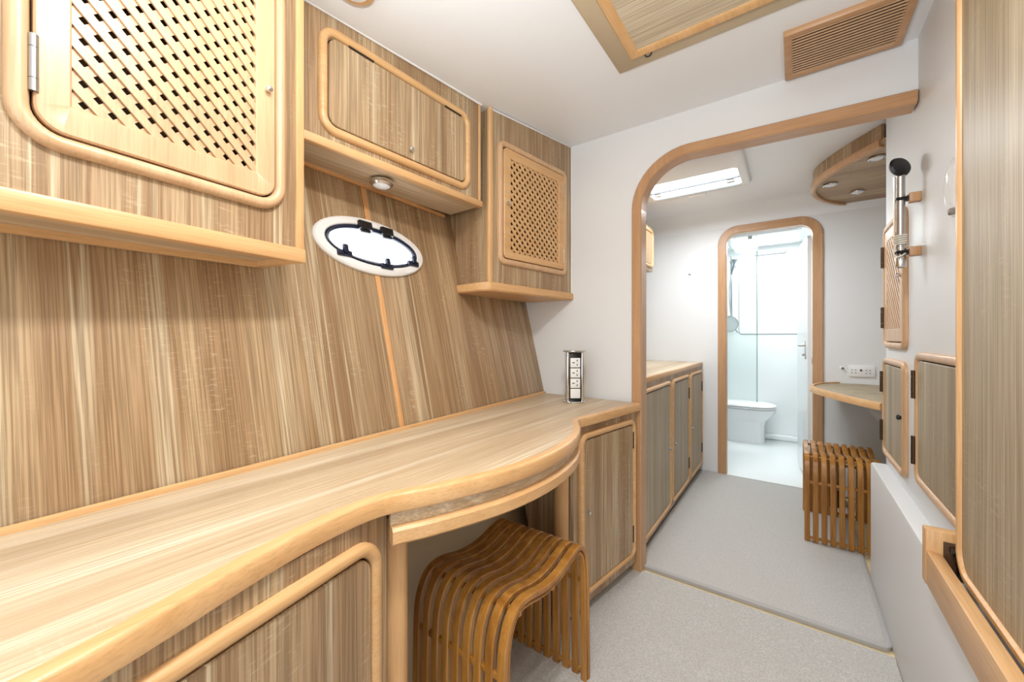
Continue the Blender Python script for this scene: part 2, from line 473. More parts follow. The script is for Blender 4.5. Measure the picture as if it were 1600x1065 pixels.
link('side_panel', extrude(NB(), [(-.014, .02), (-.175, .02), (-.32, .70), (-.014, .70)], 'y', Y0, Y0 + .012), M['lam_z'], t)
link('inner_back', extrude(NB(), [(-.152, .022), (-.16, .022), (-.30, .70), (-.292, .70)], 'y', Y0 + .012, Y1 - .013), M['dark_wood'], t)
link('corner_trim', BX(-.014, .004, Y1 - .016, Y1 + .003, .028, .70, bev=.003), M['beech_z'], t)
link('bottom_rail', BX(-.016, .006, Y0, Y1 + .006, -.002, .030, bev=.004), M['beech_y'], t)
link('bottom_rail', loft(NB(), [[(x0_ + a, y, z) for a, z in ((0, -.002), (.011, -.002), (.011, .014), (0, .014))] for y, x0_ in ((Y0, -.206), (Y1 - .02, -.156))]), M['beech_y'], t, smooth=False)
link('bottom_rail', BX(-.19, -.014, Y1 - .02, Y1 + .003, -.001, .022, bev=.003), M['beech_y'], t)
link('door_moulding', moulding((.006, .385, .096, .60), .055, .022, .015), M['beech_pale'], t)
d = link('door', door_ring((.0305, .3605, .1205, .576), .033, lat, .0005, .012), M['beech_pale'], t)
link('shadow_gap', moulding((.0275, .3635, .1175, .579), .036, .004, .0012), M['gap'], t)
lattice(d, (lat[0] - .001, lat[1] + .001, lat[2] - .001, lat[3] + .001), .0224, .0132, M['beech_pale'], .0022, .005)
barrel_hinge(d, .0305, .206, .012, .078, .005)
knob(d, .343, .342, .012, .0065)

# ------------------------------------------------------------------ middle wall cabinet with flap
t = thing('wall_cabinet', 'middle wall cabinet with plain oak flap door above the oval porthole', 'cabinet', (-1.0, .46, 1.53), -math.atan(.04))
link('face_panel', extrude(NB(), [(0, .014), (.685, .014), (.685, .390), (0, .348)], 'x', -.012, 0), M['lam_z'], t, smooth=False)
link('bottom_panel', BX(-.185, -.008, 0, .70, .006, .014), M['lam_y'], t)
link('bottom_rail', BX(-.014, .006, 0, .692, -.004, .020, bev=.004), M['beech_y'], t)
link('bottom_rail', loft(NB(), [[(x0_ + a, y, z) for a, z in ((0, -.003), (.010, -.003), (.010, .008), (0, .008))] for y, x0_ in ((0, -.150), (.69, -.216))]), M['seam'], t, smooth=False)
link('corner_trim', BX(-.01, .004, .672, .684, .02, .385, bev=.003), M['beech_z'], t)
link('door_moulding', moulding((.066, .622, .034, .318), .048, .023, .014), M['beech_y'], t)
d = link('flap_door', slab((.092, .596, .060, .292), .028, .0005, .008), M['lam_z'], t)
link('shadow_gap', moulding((.089, .599, .057, .295), .031, .004, .0012), M['gap'], t)
for yy in (.185, .535): barrel_hinge(d, yy, .2925, .007, .075, .004, 'bronze', True)
knob(d, .352, .088, .008, .008)
link('ceiling_bead', tube(NB(), [(.004, 0.0, .345), (.004, .686, .386)], .004, 8), M['plastic'], t)

# ceiling-type lamp under it
t = thing('downlight', 'round chrome downlight beneath the middle wall cabinet above the porthole', 'lamp', (-1.075, .775, 1.528))
link('rim', lathe(NB(), [(.030, .006), (.036, .002), (.036, -.008), (.030, -.014), (.027, -.014), (.027, .006)], n=28), M['chrome'], t)
link('lens', lathe(NB(), [(.027, .0), (.027, -.013), (.020, -.018), (.006, -.0195)], n=28), M['plastic'], t)
# ------------------------------------------------------------------ right wall cabinet with lattice door
RZ = -math.atan(.135)
t = thing('wall_cabinet', 'small wall cabinet with lattice door against the white bulkhead', 'cabinet', (-.955, 1.18, 1.21), RZ)
Y1 = .540
lat = (.105, .428, .165, .540)
face_with_opening('face_panel', t, 0, Y1, .03, .745, (lat[0] - .004, lat[1] + .004, lat[2] - .004, lat[3] + .004), M['lam_z'])
link('side_panel', extrude(NB(), [(0, .02), (-.195, .02), (-.375, .745), (0, .745)], 'y', 0.0, .012), M['lam_z'], t)
link('side_panel', extrude(NB(), [(-.014, .02), (-.27, .02), (-.44, .745), (-.014, .745)], 'y', Y1 - .016, Y1 - .004), M['lam_z'], t)
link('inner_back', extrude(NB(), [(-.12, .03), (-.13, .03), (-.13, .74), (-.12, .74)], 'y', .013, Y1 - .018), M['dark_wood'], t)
link('corner_trim', BX(-.012, .006, -.009, .012, .03, .745, bev=.005, seg=3), M['beech_z'], t)
link('wall_bead', extrude(NB(), [(-.186, .03), (-.200, .03), (-.276, .34), (-.262, .34)], 'y', -.012, .0), M['seam'], t)
bm = extrude(NB(), [(.014, -.012), (.014, Y1 + .010), (-.235, Y1 - .01), (-.20, -.035), (-.02, -.028)], 'z', -.002, .032)
bmesh.ops.bevel(bm, geom=bm.edges[:], offset=.004, segments=2, affect='EDGES')
link('bottom_shelf', bm, M['beech_y'], t)
link('door_moulding', moulding((.040, .497, .110, .605), .038, .024, .014), M['beech_pale'], t)
d = link('door', door_ring((.067, .470, .1365, .578), .018, lat, .0005, .012), M['beech_y'], t)
link('shadow_gap', moulding((.064, .473, .1335, .581), .02, .004, .0012), M['gap'], t)
lattice(d, (lat[0] - .001, lat[1] + .001, lat[2] - .001, lat[3] + .001), .0232, .0114, M['beech_y'], .0014, .006)
for zz in (.20, .51): barrel_hinge(d, .471, zz, .010, .065, .004)
knob(d, .085, .355, .012, .008)
link('ceiling_bead', tube(NB(), [(.003, -.006, .702), (.003, Y1 + .002, .742), (.003, Y1 + .003, .03)], .0035, 8), M['plastic'], t)

# ------------------------------------------------------------------ oval porthole
p = frame_struct('window_1', matrix=wall_matrix(.776, 1.320))
def ell(a, b2, x, n=48): return [(x, a * math.cos(2 * PI * i / n), b2 * math.sin(2 * PI * i / n)) for i in range(n)]
link('rim', loft(NB(), [ell(.212, .094, 0), ell(.212, .094, .008), ell(.207, .089, .013), ell(.182, .070, .015), ell(.178, .066, .012), ell(.178, .066, 0)], close=True), M['plastic'], p)
link('gasket', loft(NB(), [ell(.179, .067, .0), ell(.179, .067, .013), ell(.174, .062, .017), ell(.165, .0535, .012), ell(.164, .0525, 0)], close=True), M['gasket'], p)
link('pane', loft(NB(), [ell(.168, .057, .001), ell(.168, .057, .004)]), M['sky'], p)
def ez(y): return .064 * math.sqrt(max(0, 1 - (y / .176) ** 2))
for yy in (-.036, .050):
    bm = BX(.010, .026, yy - .024, yy + .024, ez(yy) - .014, ez(yy) + .014, bev=.003)
    box(bm, .012, .022, yy - .017, yy + .017, ez(yy) - .024, ez(yy) - .010, bev=.002)
    link('hinge', bm, M['black'], p)
for yy in (-.125, .028, .150):
    zz = -ez(yy)
    bm = BX(.008, .022, yy - .024, yy + .024, zz - .010, zz + .008, bev=.003)
    box(bm, .018, .030, yy - .008, yy + .008, zz - .002, zz + .024, bev=.003)
    link('latch', bm, M['gasket'], p)

# ------------------------------------------------------------------ worktop, continuous from the near end to the bulkhead
front = [(-.47, -.30), (-.488, -.10), (-.507, .03), (-.531, .115), (-.560, .20), (-.584, .29), (-.595, .37), (-.594, .42), (-.583, .455), (-.560, .50), (-.541, .547), (-.522, .599), (-.501, .665), (-.486, .746), (-.480, .841), (-.488, .94), (-.507, 1.03), (-.540, 1.12), (-.575, 1.18), (-.600, 1.222), (-.607, 1.25), (-.598, 1.285), (-.570, 1.47), (-.536, 1.690)]
front = smooth_path(front, 1)
wt = thing('worktop', 'long oak worktop with curved beech front edge under the porthole', 'worktop', (0, 0, .71))
def off_front(d):
    out = []
    for i, q in enumerate(front):
        a = Vector(front[max(i - 1, 0)]); b2 = Vector(front[min(i + 1, len(front) - 1)]); tt = (b2 - a).normalized()
        out.append((q[0] - tt.y * d, q[1] + tt.x * d))
    return out
inner = off_front(.014)
bm = extrude(NB(), inner + [(wall_x(1.71, .745) + .012, 1.712), (wall_x(-.3, .745) + .012, -.30)], 'z', .004, .0345)
link('top', bm, M['lam_y'], wt, smooth=False)
prof = [(0, .006), (0, .030), (.0025, .0340), (.006, .0352), (.021, .0352), (.021, 0), (.004, 0), (.001, .002)]
loops = []
offs = {d_: off_front(d_) for d_, _ in prof}
for i in range(len(front)): loops.append([(offs[d_][i][0], offs[d_][i][1], z) for d_, z in prof])
link('edge_band', loft(NB(), loops), M['beech_y'], wt)
bm = loft(NB(), [[(wall_x(y, .745) + a, y, z) for a, z in ((.0, .034), (.011, .034), (.010, .042), (.003, .045))] for y in (-.30, 1.712)])
link('back_bead', bm, M['beech_y'], wt)
seg = [q for q in front if .445 <= q[1] <= 1.236]
def seg_off(d):
    out = []
    for i, q in enumerate(seg):
        a = Vector(seg[max(i - 1, 0)]); b2 = Vector(seg[min(i + 1, len(seg) - 1)]); tt = (b2 - a).normalized()
        out.append((q[0] - tt.y * d, q[1] + tt.x * d))
    return out
def apron(d0, d1, z0, z1, bev):
    o0, o1, o2 = seg_off(d0), seg_off(d1), seg_off(d0 + bev)
    return loft(NB(), [[(o0[i][0], o0[i][1], z0 + bev), (o0[i][0], o0[i][1], z1 - bev), (o2[i][0], o2[i][1], z1), (o1[i][0], o1[i][1], z1), (o1[i][0], o1[i][1], z0), (o2[i][0], o2[i][1], z0)] for i in range(len(seg))])
link('apron', apron(.016, .028, -.030, .004, .001), M['lam_y'], wt)
link('apron_rail', apron(.000, .026, -.060, -.028, .005), M['beech_y'], wt)

# ------------------------------------------------------------------ base cabinets under the worktop
RZ = math.atan(.194)
t = thing('base_cabinet', 'oak base cabinet with round-cornered door under the near end of worktop', 'cabinet', (-.617, .445, 0), RZ)
link('carcass', extrude(NB(), [(0, .06), (-.12, .06), (-.25, .7085), (0, .7085)], 'y', -.80, .012), M['lam_z'], t, smooth=False)
link('plinth', BX(-.11, -.05, -.80, .0, .0105, .06), M['beech_y'], t)
link('door_moulding', moulding((-.60, -.008, .10, .676), .055, .024, .014), M['beech_y'], t)
d = link('door', slab((-.573, -.035, .127, .649), .030, .0005, .009), M['lam_z'], t)
link('shadow_gap', moulding((-.576, -.032, .124, .652), .033, .0045, .0012), M['gap'], t)
knob(d, -.50, .40, .009)
tag(link('corner_post', lathe(NB(), [(.024, 0.01), (.026, .02), (.026, .66), (.026, .681)], n=24, o=(-.642, .492, 0)), M['beech_z']), 'round beech post left of the kneehole under the desk', 'post')
tag(link('corner_post', lathe(NB(), [(.024, 0.01), (.026, .02), (.026, .66), (.026, .681)], n=24, o=(-.660, 1.212, 0)), M['beech_z']), 'round beech post right of the kneehole beside the small cabinet', 'post')

RZ = -math.atan(.157)
t = thing('base_cabinet', 'small oak base cabinet right of the stool, beside the arch jamb', 'cabinet', (-.628, 1.245, 0), RZ)
link('carcass', extrude(NB(), [(0, .055), (-.15, .055), (-.29, .7085), (0, .7085)], 'y', -.004, .466), M['lam_z'], t, smooth=False)
link('plinth', BX(-.14, -.035, .0, .462, .0105, .056), M['lam_y'], t)
link('knee_side', extrude(NB(), [(-.06, .01), (-.145, .01), (-.29, .708), (-.06, .708)], 'y', -.014, -.004), M['lam_z'], t)
link('door_moulding', moulding((.030, .440, .088, .680), .045, .022, .014), M['beech_y'], t)
d = link('door', slab((.055, .415, .113, .655), .024, .0005, .009), M['lam_z'], t)
link('shadow_gap', moulding((.052, .418, .110, .658), .027, .004, .0012), M['gap'], t)
for zz in (.19, .59): barrel_hinge(d, .416, zz, .008, .07, .0045, 'bronze')
knob(d, .073, .393, .009, .0075)

# ------------------------------------------------------------------ bamboo stools
def slat_loops(path, w, th, xc, off=0.0):
    P = [Vector(p) for p in path]; loops = []
    for i, q in enumerate(P):
        tt = (P[min(i + 1, len(P) - 1)] - P[max(i - 1, 0)]).normalized(); n = Vector((-tt.y, tt.x))
        a = q + n * off; b2 = a - n * th; e = .0025
        c = [(-w / 2 + e, a), (w / 2 - e, a), (w / 2, a - n * e), (w / 2, b2 + n * e), (w / 2 - e, b2), (-w / 2 + e, b2), (-w / 2, b2 + n * e), (-w / 2, a - n * e)]
        loops.append([(xc + u, v.x, v.y) for u, v in c])
    return loops
half = [(-.218, 0), (-.216, .15), (-.213, .31), (-.208, .360), (-.188, .404), (-.155, .425), (-.11, .423), (-.05, .406), (0, .402)]
upath = smooth_path(half + [(-a, z) for a, z in half[-2::-1]], 2)
def stool(label, loc, rz):
    t = thing('bamboo_stool', label, 'stool', loc, rz, 'slatted bamboo stools')
    first = None
    for i in range(9):
        x = (i - 4) * .0335
        if first is None:
            first = link('slat', loft(NB(), slat_loops(upath, .0225, .015, 0)), M['bamboo'], t); o = first
        else:
            o = first.copy(); C.objects.link(o); o.parent = t
        o.location = (x, 0, 0)
    for i in (0, 8):
        x = (i - 4) * .0335
        link('inner_band', loft(NB(), slat_loops(upath, .018, .008, x, -.0185)), M['bamboo'], t)
    for a, z in ((-.206, .29), (.206, .29), (-.209, .018), (.209, .018), (-.150, .400), (.150, .400), (0, .380)):
        link('cross_rail', BX(-.144, .144, a - .005, a + .005, z - .0065, z + .0065, bev=.0015), M['bamboo'], t)
    return t
stool('slatted caramel bamboo stool in the kneehole under the desk', (-.640, .872, .010), 0)
stool('slatted caramel bamboo stool under the corner shelf near the bathroom doorway', (.189, 2.650, .0188), 0)
t = thing('canister', 'pale green canister with black base behind the slats of far stool', 'canister', (.175, 3.06, .0165))
link('body', lathe(NB(), [(.062, .10), (.064, .104), (.064, .285), (.056, .298), (.01, .300)], n=24), M['green'], t)
link('base', lathe(NB(), [(.060, 0.0), (.064, .006), (.064, .097), (.062, .101)], n=24), M['black'], t)

# ------------------------------------------------------------------ pop-up power tower on the worktop
ang = math.atan2(-1.561, .783)
t = thing('power_tower', 'pop-up socket tower with chrome sides standing on the worktop', 'socket tower', (-.785, 1.560, .7455), math.atan2(-.80, .60))
link('flange', lathe(NB(), [(.050, 0), (.050, .003), (.047, .005), (.03, .005)], n=32), M['chrome'], t)
link('cap', lathe(NB(), [(.03, .2185), (.048, .219), (.050, .221), (.050, .224), (.045, .226)], n=32), M['chrome'], t)
link('core', BX(-.030, .024, -.026, .026, .004, .216, bev=.004), M['black'], t)
for s in (-1, 1):
    link('side_rail', BX(-.032, .028, s * .0315 - .0055, s * .0315 + .0055, .004, .219, bev=.0035), M['chrome'], t)
for i in range(4):
    z0 = .018 + i * .0445
    q = link('socket_plate', BX(.0235, .0275, -.0215, .0215, z0, z0 + .041, bev=.0015), M['plastic'], t)
    if i:
        bm = BX(.0272, .0280, -.014, -.003, z0 + .019, z0 + .0225)
        box(bm, .0272, .0280, .006, .0095, z0 + .026, z0 + .034); box(bm, .0272, .0280, .006, .0095, z0 + .008, z0 + .016)
        link('socket_slots', bm, M['black'], q, smooth=False)

# ------------------------------------------------------------------ forward cabin, left: base unit with three doors
t = thing('base_cabinet', 'low oak cabinet with three doors on the left beyond the archway', 'cabinet', (-.57, BULK + .062, 0))
LN = BULK2 - BULK - .066
link('carcass', BX(-.36, 0, 0, LN, .045, .810), M['lam_z'], t, smooth=False)
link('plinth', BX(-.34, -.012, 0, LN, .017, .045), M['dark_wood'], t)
for i, (a, b2, hy) in enumerate(((.03, .545, 0), (.568, 1.02, 1), (1.045, 1.465, 1))):
    link('door_moulding', moulding((a, b2, .075, .785), .05, .022, .014), M['beech_y'], t)
    d = link('door', slab((a + .026, b2 - .026, .101, .759), .026, .0005, .009), M['lam_grey'], t)
    link('shadow_gap', moulding((a + .023, b2 - .023, .098, .762), .03, .004, .0012), M['gap'], t)
    hyy = (b2 - .024) if hy else (a + .024)
    for zz in (.20, .66): barrel_hinge(d, hyy, zz, .010, .07, .005, 'bronze')
    knob(d, (a + .05) if hy else (b2 - .05), .41, .009, .007, 'steel')
t = thing('worktop', 'pale oak worktop on the three-door cabinet beyond the archway', 'worktop', (-.57, BULK + .062, .810))
link('top', BX(-.50, -.006, 0, LN, .0005, .028), M['lam_y'], t)
link('edge_band', BX(-.006, .010, 0, LN, .0005, .030, bev=.006), M['beech_y'], t)
t = thing('wall_cabinet', 'sliver of wall cabinet with beech edge high on the left beyond the arch', 'cabinet', (-.83, 2.62, 1.50))
link('carcass', BX(-.40, 0, -.5, .28, 0, .31), M['lam_z'], t)
link('door_moulding', moulding((-.46, .26, .02, .29), .045, .022, .016), M['beech_y'], t)
link('door', slab((-.435, .235, .045, .265), .022, .0005, .009), M['lam_z'], t)
t = thing('screw_hook', 'tiny steel screw hook on the white bulkhead left of the bathroom doorway', 'hook', (-.653, BULK2, 1.517), -PI / 2)
link('rosette', lathe(NB(), [(.008, 0), (.008, .002), (.004, .004)], 'x', 12), M['steel'], t)
link('hook', tube(NB(), smooth_path([(.003, 0, 0), (.014, 0, 0), (.018, 0, -.006), (.014, 0, -.010)], 1), .002, 8), M['steel'], t)

# ------------------------------------------------------------------ deck hatches (skylights)
def skylight(name, x0, x1, y0, y1, zc, depth=.022, bars=True, near=0.0):
    q = frame_struct(name, ((x0 + x1) / 2, (y0 + y1) / 2, zc))
    hx, hy = (x1 - x0) / 2, (y1 - y0) / 2
    def L(e, z, r): return [(p_[0], p_[1], z) for p_ in rr(-hx + e, hx - e, -hy + e, hy - e, r, 6)]
    def H(e, z): return [(p_[0], p_[1], z) for p_ in rr(-hx + e, hx - e, -hy + e + near, hy - e, .028, 6)]
    link('frame', loft(NB(), [L(0, 0, .05), L(.004, -depth * .7, .048), L(.012, -depth, .045), H(.046, -depth), H(.050, -depth + .004), H(.05, 0)], close=True), M['plastic'], q)
    link('pane', loft(NB(), [H(.046, -.003), H(.046, -.006)]), M['sky'], q)
    if bars:
        link('blind_rail', BX(-hx + .048, hx - .048, .085, .097, -depth - .002, -.006, bev=.003), M['grey'], q)
        link('blind_rail', BX(-hx + .05, hx - .05, hy - .052, hy - .046, -depth - .002, -.006, bev=.003), M['grey'], q)
        for s in (-1, 1):
            bm = BX(s * hx * .68 - .02, s * hx * .68 + .02, .095, .130, -depth - .014, -depth, bev=.004)
            box(bm, s * hx * .45 - .06, s * hx * .45 + .06, .125, .133, -depth - .010, -depth - .002, bev=.002)
            link('latch', bm, M['plastic'], q)
        link('pull', BX(-.05, .05, hy - .022, hy - .004, -depth - .010, -depth + .002, bev=.004), M['plastic'], q)
    return q
skylight('window_2', -.803, -.200, 2.21, 2.748, 1.9645, near=.16)
skylight('window_3', -.52, .06, 4.06, 4.62, 1.9495, .018, False)

# ------------------------------------------------------------------ ceiling items in the near cabin
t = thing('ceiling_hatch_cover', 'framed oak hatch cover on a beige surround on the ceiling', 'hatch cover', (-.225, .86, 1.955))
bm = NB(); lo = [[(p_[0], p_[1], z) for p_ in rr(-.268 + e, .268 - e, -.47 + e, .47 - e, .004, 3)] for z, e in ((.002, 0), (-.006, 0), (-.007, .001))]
link('surround', loft(bm, lo), M['beige'], t)  # flat board in one even beige around the frame
def RC(e, z): return [(p_[0], p_[1], z) for p_ in rr(-.208 + e, .208 - e, -.41 + e, .41 - e, .003, 3)]
link('frame', loft(NB(), [RC(0, -.006), RC(0, -.016), RC(.003, -.020), RC(.024, -.020), RC(.030, -.015), RC(.030, -.006)], close=True), M['beech_y'], t)
link('panel', BX(-.180, .180, -.382, .382, -.014, -.006), M['lam_grey_x'], t)
link('catch', tube(NB(), smooth_path([(-.165, .413, -.006), (-.165, .420, -.018), (-.155, .424, -.020), (-.145, .420, -.018), (-.145, .413, -.006)], 1), .0022, 8), M['black'], t)
t = thing('ceiling_vent', 'wooden louvred vent grille on the ceiling by the arch', 'vent', (.125, 1.572, 1.955))
VX, VY = .150, .128
def VC(e, z): return [(p_[0], p_[1], z) for p_ in rr(-VX + e, VX - e, -VY + e, VY - e, .003, 3)]
link('frame', loft(NB(), [VC(0, .001), VC(0, -.012), VC(.003, -.016), VC(.020, -.016), VC(.022, -.013), VC(.022, .001)], close=True), M['cherry_x'], t)
link('backing', BX(-VX + .02, VX - .02, -VY + .02, VY - .02, -.002, .0), M['gap'], t)
for i in range(15):
    y = -VY + .0285 + i * (2 * VY - .057) / 14
    c = BX(-VX + .021, VX - .021, y - .0031, y + .0031, -.0150, -.0125, bev=.0006)
    link('louvre_slat', c, M['beech_pale'], t, smooth=False)
t = thing('ceiling_lamp', 'round wooden-based ceiling lamp at the top edge above the flap cabinet', 'lamp', (-.862, .545, ceil_z(-.862, .545)))
link('base', lathe(NB(), [(.048, .003), (.05, -.004), (.046, -.014), (.036, -.016)], n=30), M['beech_y'], t)
link('lens', lathe(NB(), [(.034, -.014), (.032, -.019), (.015, -.023), (.003, -.024)], n=24), M['plastic'], t)

# ------------------------------------------------------------------ right side: lockers, panel, tray, rod
RF = PI      # local +x looks to -X, local y runs towards the camera
def locker(label, y0, y1, z0, z1, kind):
    """y0 < y1 world; built on the white wall"""
    t = thing('wall_locker', label, 'locker door', (RWX, y1, z0), RF)
    wd, h = y1 - y0, z1 - z0
    link('door_moulding', moulding((0, wd, 0, h), .042, .024, .014), M['beech_pale'], t)
    rect = (.027, wd - .027, .027, h - .027)
    link('shadow_gap', moulding((.024, wd - .024, .024, h - .024), .021, .004, .0012), M['gap'], t)
    if kind == 'lattice':
        hole = (.070, wd - .070, .075, h - .070)
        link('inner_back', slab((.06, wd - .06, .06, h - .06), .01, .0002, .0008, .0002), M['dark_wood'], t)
        d = link('door', door_ring(rect, .018, hole, .0005, .011), M['beech_pale'], t)
        lattice(d, (hole[0] - .001, hole[1] + .001, hole[2] - .001, hole[3] + .001), .0232, .0136, M['beech_pale'], .0018, .0065)
    else:
        d = link('door', slab(rect, .018, .0005, .009), M['lam_grey'], t)
    for f in (.25, .75): barrel_hinge(d, .014, h * f, .016, .085 if h < .5 else .07, .006, 'bronze')
    return t, d, wd, h
t, d, wd, h = locker('tall lattice locker door behind the steel rod on white wall', 1.845, 2.212, .985, 1.478, 'lattice')
knob(d, wd - .05, .26, .011, .008)
t, d, wd, h = locker('smaller plain oak locker door below the lattice locker on right wall', 1.845, 2.232, .545, .945, 'plain')
knob(d, wd - .045, .205, .009, .009, 'black')
t, d, wd, h = locker('larger plain oak locker door on right wall, half behind the tall panel', 1.22, 1.70, .585, .985, 'plain')

# steel rod in two wooden clips
t = thing('steel_rod', 'steel rod with round black cap, held upright in two wooden wall clips', 'rod', (RWX - .043, 1.692, 1.245))
link('tube', lathe(NB(), [(.008, 0), (.0105, .002), (.0105, .287), (.008, .289)], n=18), M['steel'], t)
link('thin_tube', lathe(NB(), [(.003, .06), (.003, .285)], n=8, o=(-.0135, .004, 0)), M['chrome'], t)
link('collar', lathe(NB(), [(.0105, .0), (.013, .002), (.013, .03), (.0105, .034), (.0105, .05), (.0125, .054), (.0125, .062)], n=18), M['chrome'], t)
bm = lathe(NB(), [(.004, -.008), (.028, -.007), (.032, 0), (.028, .006), (.010, .009)], n=28)
bmesh.ops.rotate(bm, verts=bm.verts[:], cent=(0, 0, 0), matrix=Matrix.Rotation(math.radians(78), 3, Vector((.81, .58, 0))))
bmesh.ops.translate(bm, verts=bm.verts[:], vec=(-.002, -.002, .312))
link('cap', bm, M['black'], t)
bm = NB(); pts = []
for i in range(60):
    a = i / 60 * 2 * PI * 5; pts.append((.0135 * math.cos(a), .0135 * math.sin(a), .068 + .032 * i / 60))
tube(bm, pts, .0028, 6)
tube(bm, smooth_path([(-.012, -.008, .07), (-.020, -.014, .045), (-.012, -.020, .03), (.004, -.016, .036), (.012, -.006, .05)], 2), .0022, 6)
link('cord', bm, M['rope'], t)
for zz, lab in ((1.292, 'lower wooden clip with black rubber grip holding the steel rod'), (1.457, 'upper wooden clip with black rubber grip holding the steel rod')):
    c = thing('wall_clip', lab, 'clip', (RWX, 1.692, zz), RF)
    link('block', BX(0, .026, -.014, .014, -.014, .014, bev=.002), M['cherry'], c)
    bm = BX(.024, .032, -.010, .010, -.008, .008, bev=.002)
    for s in (-1, 1):
        tube(bm, smooth_path([(.030, s * .006, 0), (.036, s * .0135, 0), (.046, s * .0135, 0), (.053, s * .009, 0)], 1), .0045, 8)
    link('grip', bm, M['black'], c)

# clear dome on the wall, half hidden by the tall panel
t = thing('wall_lamp', 'clear glass wall lamp dome half hidden behind the tall oak panel', 'lamp', (RWX, 1.352, 1.38), RF)
link('dome', loft(NB(), [[(x,   .034 * s * math.cos(a), .072 * s * math.sin(a)) for a in [2 * PI * i / 28 for i in range(28)]] for x, s in ((.0, 1), (.008, .97), (.016, .8), (.021, .5), (.023, .1))]), M['acrylic'], t)
link('base', loft(NB(), [[(x, .031 * s * math.cos(a), .066 * s * math.sin(a)) for a in [2 * PI * i / 28 for i in range(28)]] for x, s in ((0, 1), (.003, .95))]), M['plastic'], t)
link('switch', BX(.003, .016, -.010, .002, -.062, -.046, bev=.003), M['bronze'], t)

# tall oak panel door, close to the camera on the right
t = thing('tall_panel_door', 'tall grey-oak panel door with beech edging close on the right', 'door', (.288, 1.195, .545), RF)
PW, PH = 1.20, 1.36
link('panel', slab((0, PW, 0, PH), .05, -.004, .010), M['lam_grey'], t)
link('edging', loft(NB(), [rloop((0, PW, 0, PH), .055, i, x, 8) for i, x in ((-.002, -.006), (-.002, .012), (.001, .016), (.010, .016), (.014, .011), (.014, -.006))], close=True), M['beech_z'], t)
barrel_hinge(t, -.010, 1.03, .004, .075, .006, 'bronze')
# wooden tray on the bench front below it
t = thing('wooden_tray', 'narrow wooden tray along the white bench under the tall panel door', 'tray', (.264, 1.262, .478), RF)
TL = 1.55
link('front_board', BX(-.0005, .024, .0, TL, 0, .076, bev=.003), M['beech_y'], t)
link('end_board', BX(-.047, .0255, -.014, .014, .0, .124, bev=.003), M['beech_z'], t)
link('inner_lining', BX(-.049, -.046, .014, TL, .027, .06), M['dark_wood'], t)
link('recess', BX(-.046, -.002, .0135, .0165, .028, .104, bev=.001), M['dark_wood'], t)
bm = BX(-.040, -.010, .0165, .040, .084, .098, bev=.003)
link('latch', bm, M['black'], t)
link('catch', BX(-.030, -.020, .0165, .030, .036, .060, bev=.002), M['black'], t)

# ------------------------------------------------------------------ corner shelf, corner light shelf, sockets in the recess
out = smooth_path([(.312, 2.33), (.23, 2.47), (.14, 2.68), (.085, 2.86), (.088, 3.00), (.13, 3.14), (.20, 3.235), (.235, 3.265)], 2)
def off_poly(p, d):
    r_ = []
    for i in range(len(p)):
        a = Vector(p[max(i - 1, 0)]); b2 = Vector(p[min(i + 1, len(p) - 1)]); tt = (b2 - a).normalized()
        r_.append((p[i][0] + tt.y * d, p[i][1] - tt.x * d))
    return r_
t = thing('corner_shelf', 'rounded grey-topped corner shelf with beech edge above the far bamboo stool', 'shelf', (0, 0, .705))
link('top', extrude(NB(), out + [(.895, 3.268), (.895, 2.24), (.365, 2.24)], 'z', .002, .028), M['lam_grey'], t, smooth=False)
o_, i_ = off_poly(out, -.008), off_poly(out, .012)
sg = 1 if (o_[12][0] < out[12][0]) else -1
o_, i_ = off_poly(out, -.008 * sg), off_poly(out, .010 * sg)
link('edge_band', loft(NB(), [[(o_[i][0], o_[i][1], 0.004), (o_[i][0], o_[i][1], .029), ((o_[i][0] * .7 + i_[i][0] * .3), (o_[i][1] * .7 + i_[i][1] * .3), .036), (i_[i][0], i_[i][1], .036), (i_[i][0], i_[i][1], 0)] for i in range(len(out))]), M['beech_y'], t)
link('bracket', extrude(NB(), [(.268, .0), (.60, .0), (.60, -.42)], 'y', 2.78, 2.80), M['white'], t)

t = thing('corner_light_shelf', 'rounded oak corner panel with downlights under the forward cabin ceiling', 'panel', (0, 0, 1.875))
out2 = smooth_path([(.312, 2.345), (.23, 2.46), (.14, 2.62), (.088, 2.76), (.092, 2.92), (.14, 3.08), (.21, 3.20), (.26, 3.255)], 2)
link('underside', extrude(NB(), out2 + [(.895, 3.26), (.895, 2.24), (.365, 2.24)], 'z', .002, .020), M['lam_x'], t, smooth=False)
link('fascia', loft(NB(), [[(q_[0], q_[1], .02), (q_[0], q_[1], .088), (q_[0] + .012, q_[1], .088), (q_[0] + .012, q_[1], .02)] for q_ in out2]), M['lam_z'], t)
o_, i_ = off_poly(out2, -.010 * sg), off_poly(out2, .014 * sg)
link('edge_band', loft(NB(), [[(o_[i][0], o_[i][1], -.006), (o_[i][0], o_[i][1], .022), (i_[i][0], i_[i][1], .026), (i_[i][0], i_[i][1], -.010), ((o_[i][0] * .6 + i_[i][0] * .4), (o_[i][1] * .6 + i_[i][1] * .4), -.010)] for i in range(len(out2))]), M['cherry'], t)
for lab, x, y in (('leftmost round downlight in the rounded corner panel, near its tip', .165, 2.79), ('round downlight in the rounded corner panel, nearest the far bulkhead', .300, 3.02), ('round downlight in the corner panel, cut off by the wall edge', .318, 2.50)):
    q = thing('downlight', lab, 'lamp', (x, y, 1.8735))
    link('rim', lathe(NB(), [(.030, .003), (.034, 0), (.033, -.006), (.026, -.008), (.024, .002)], n=24), M['chrome'], q)
    link('lens', lathe(NB(), [(.0245, .0), (.0235, -.006), (.01, -.009)], n=20), M['plastic'], q)
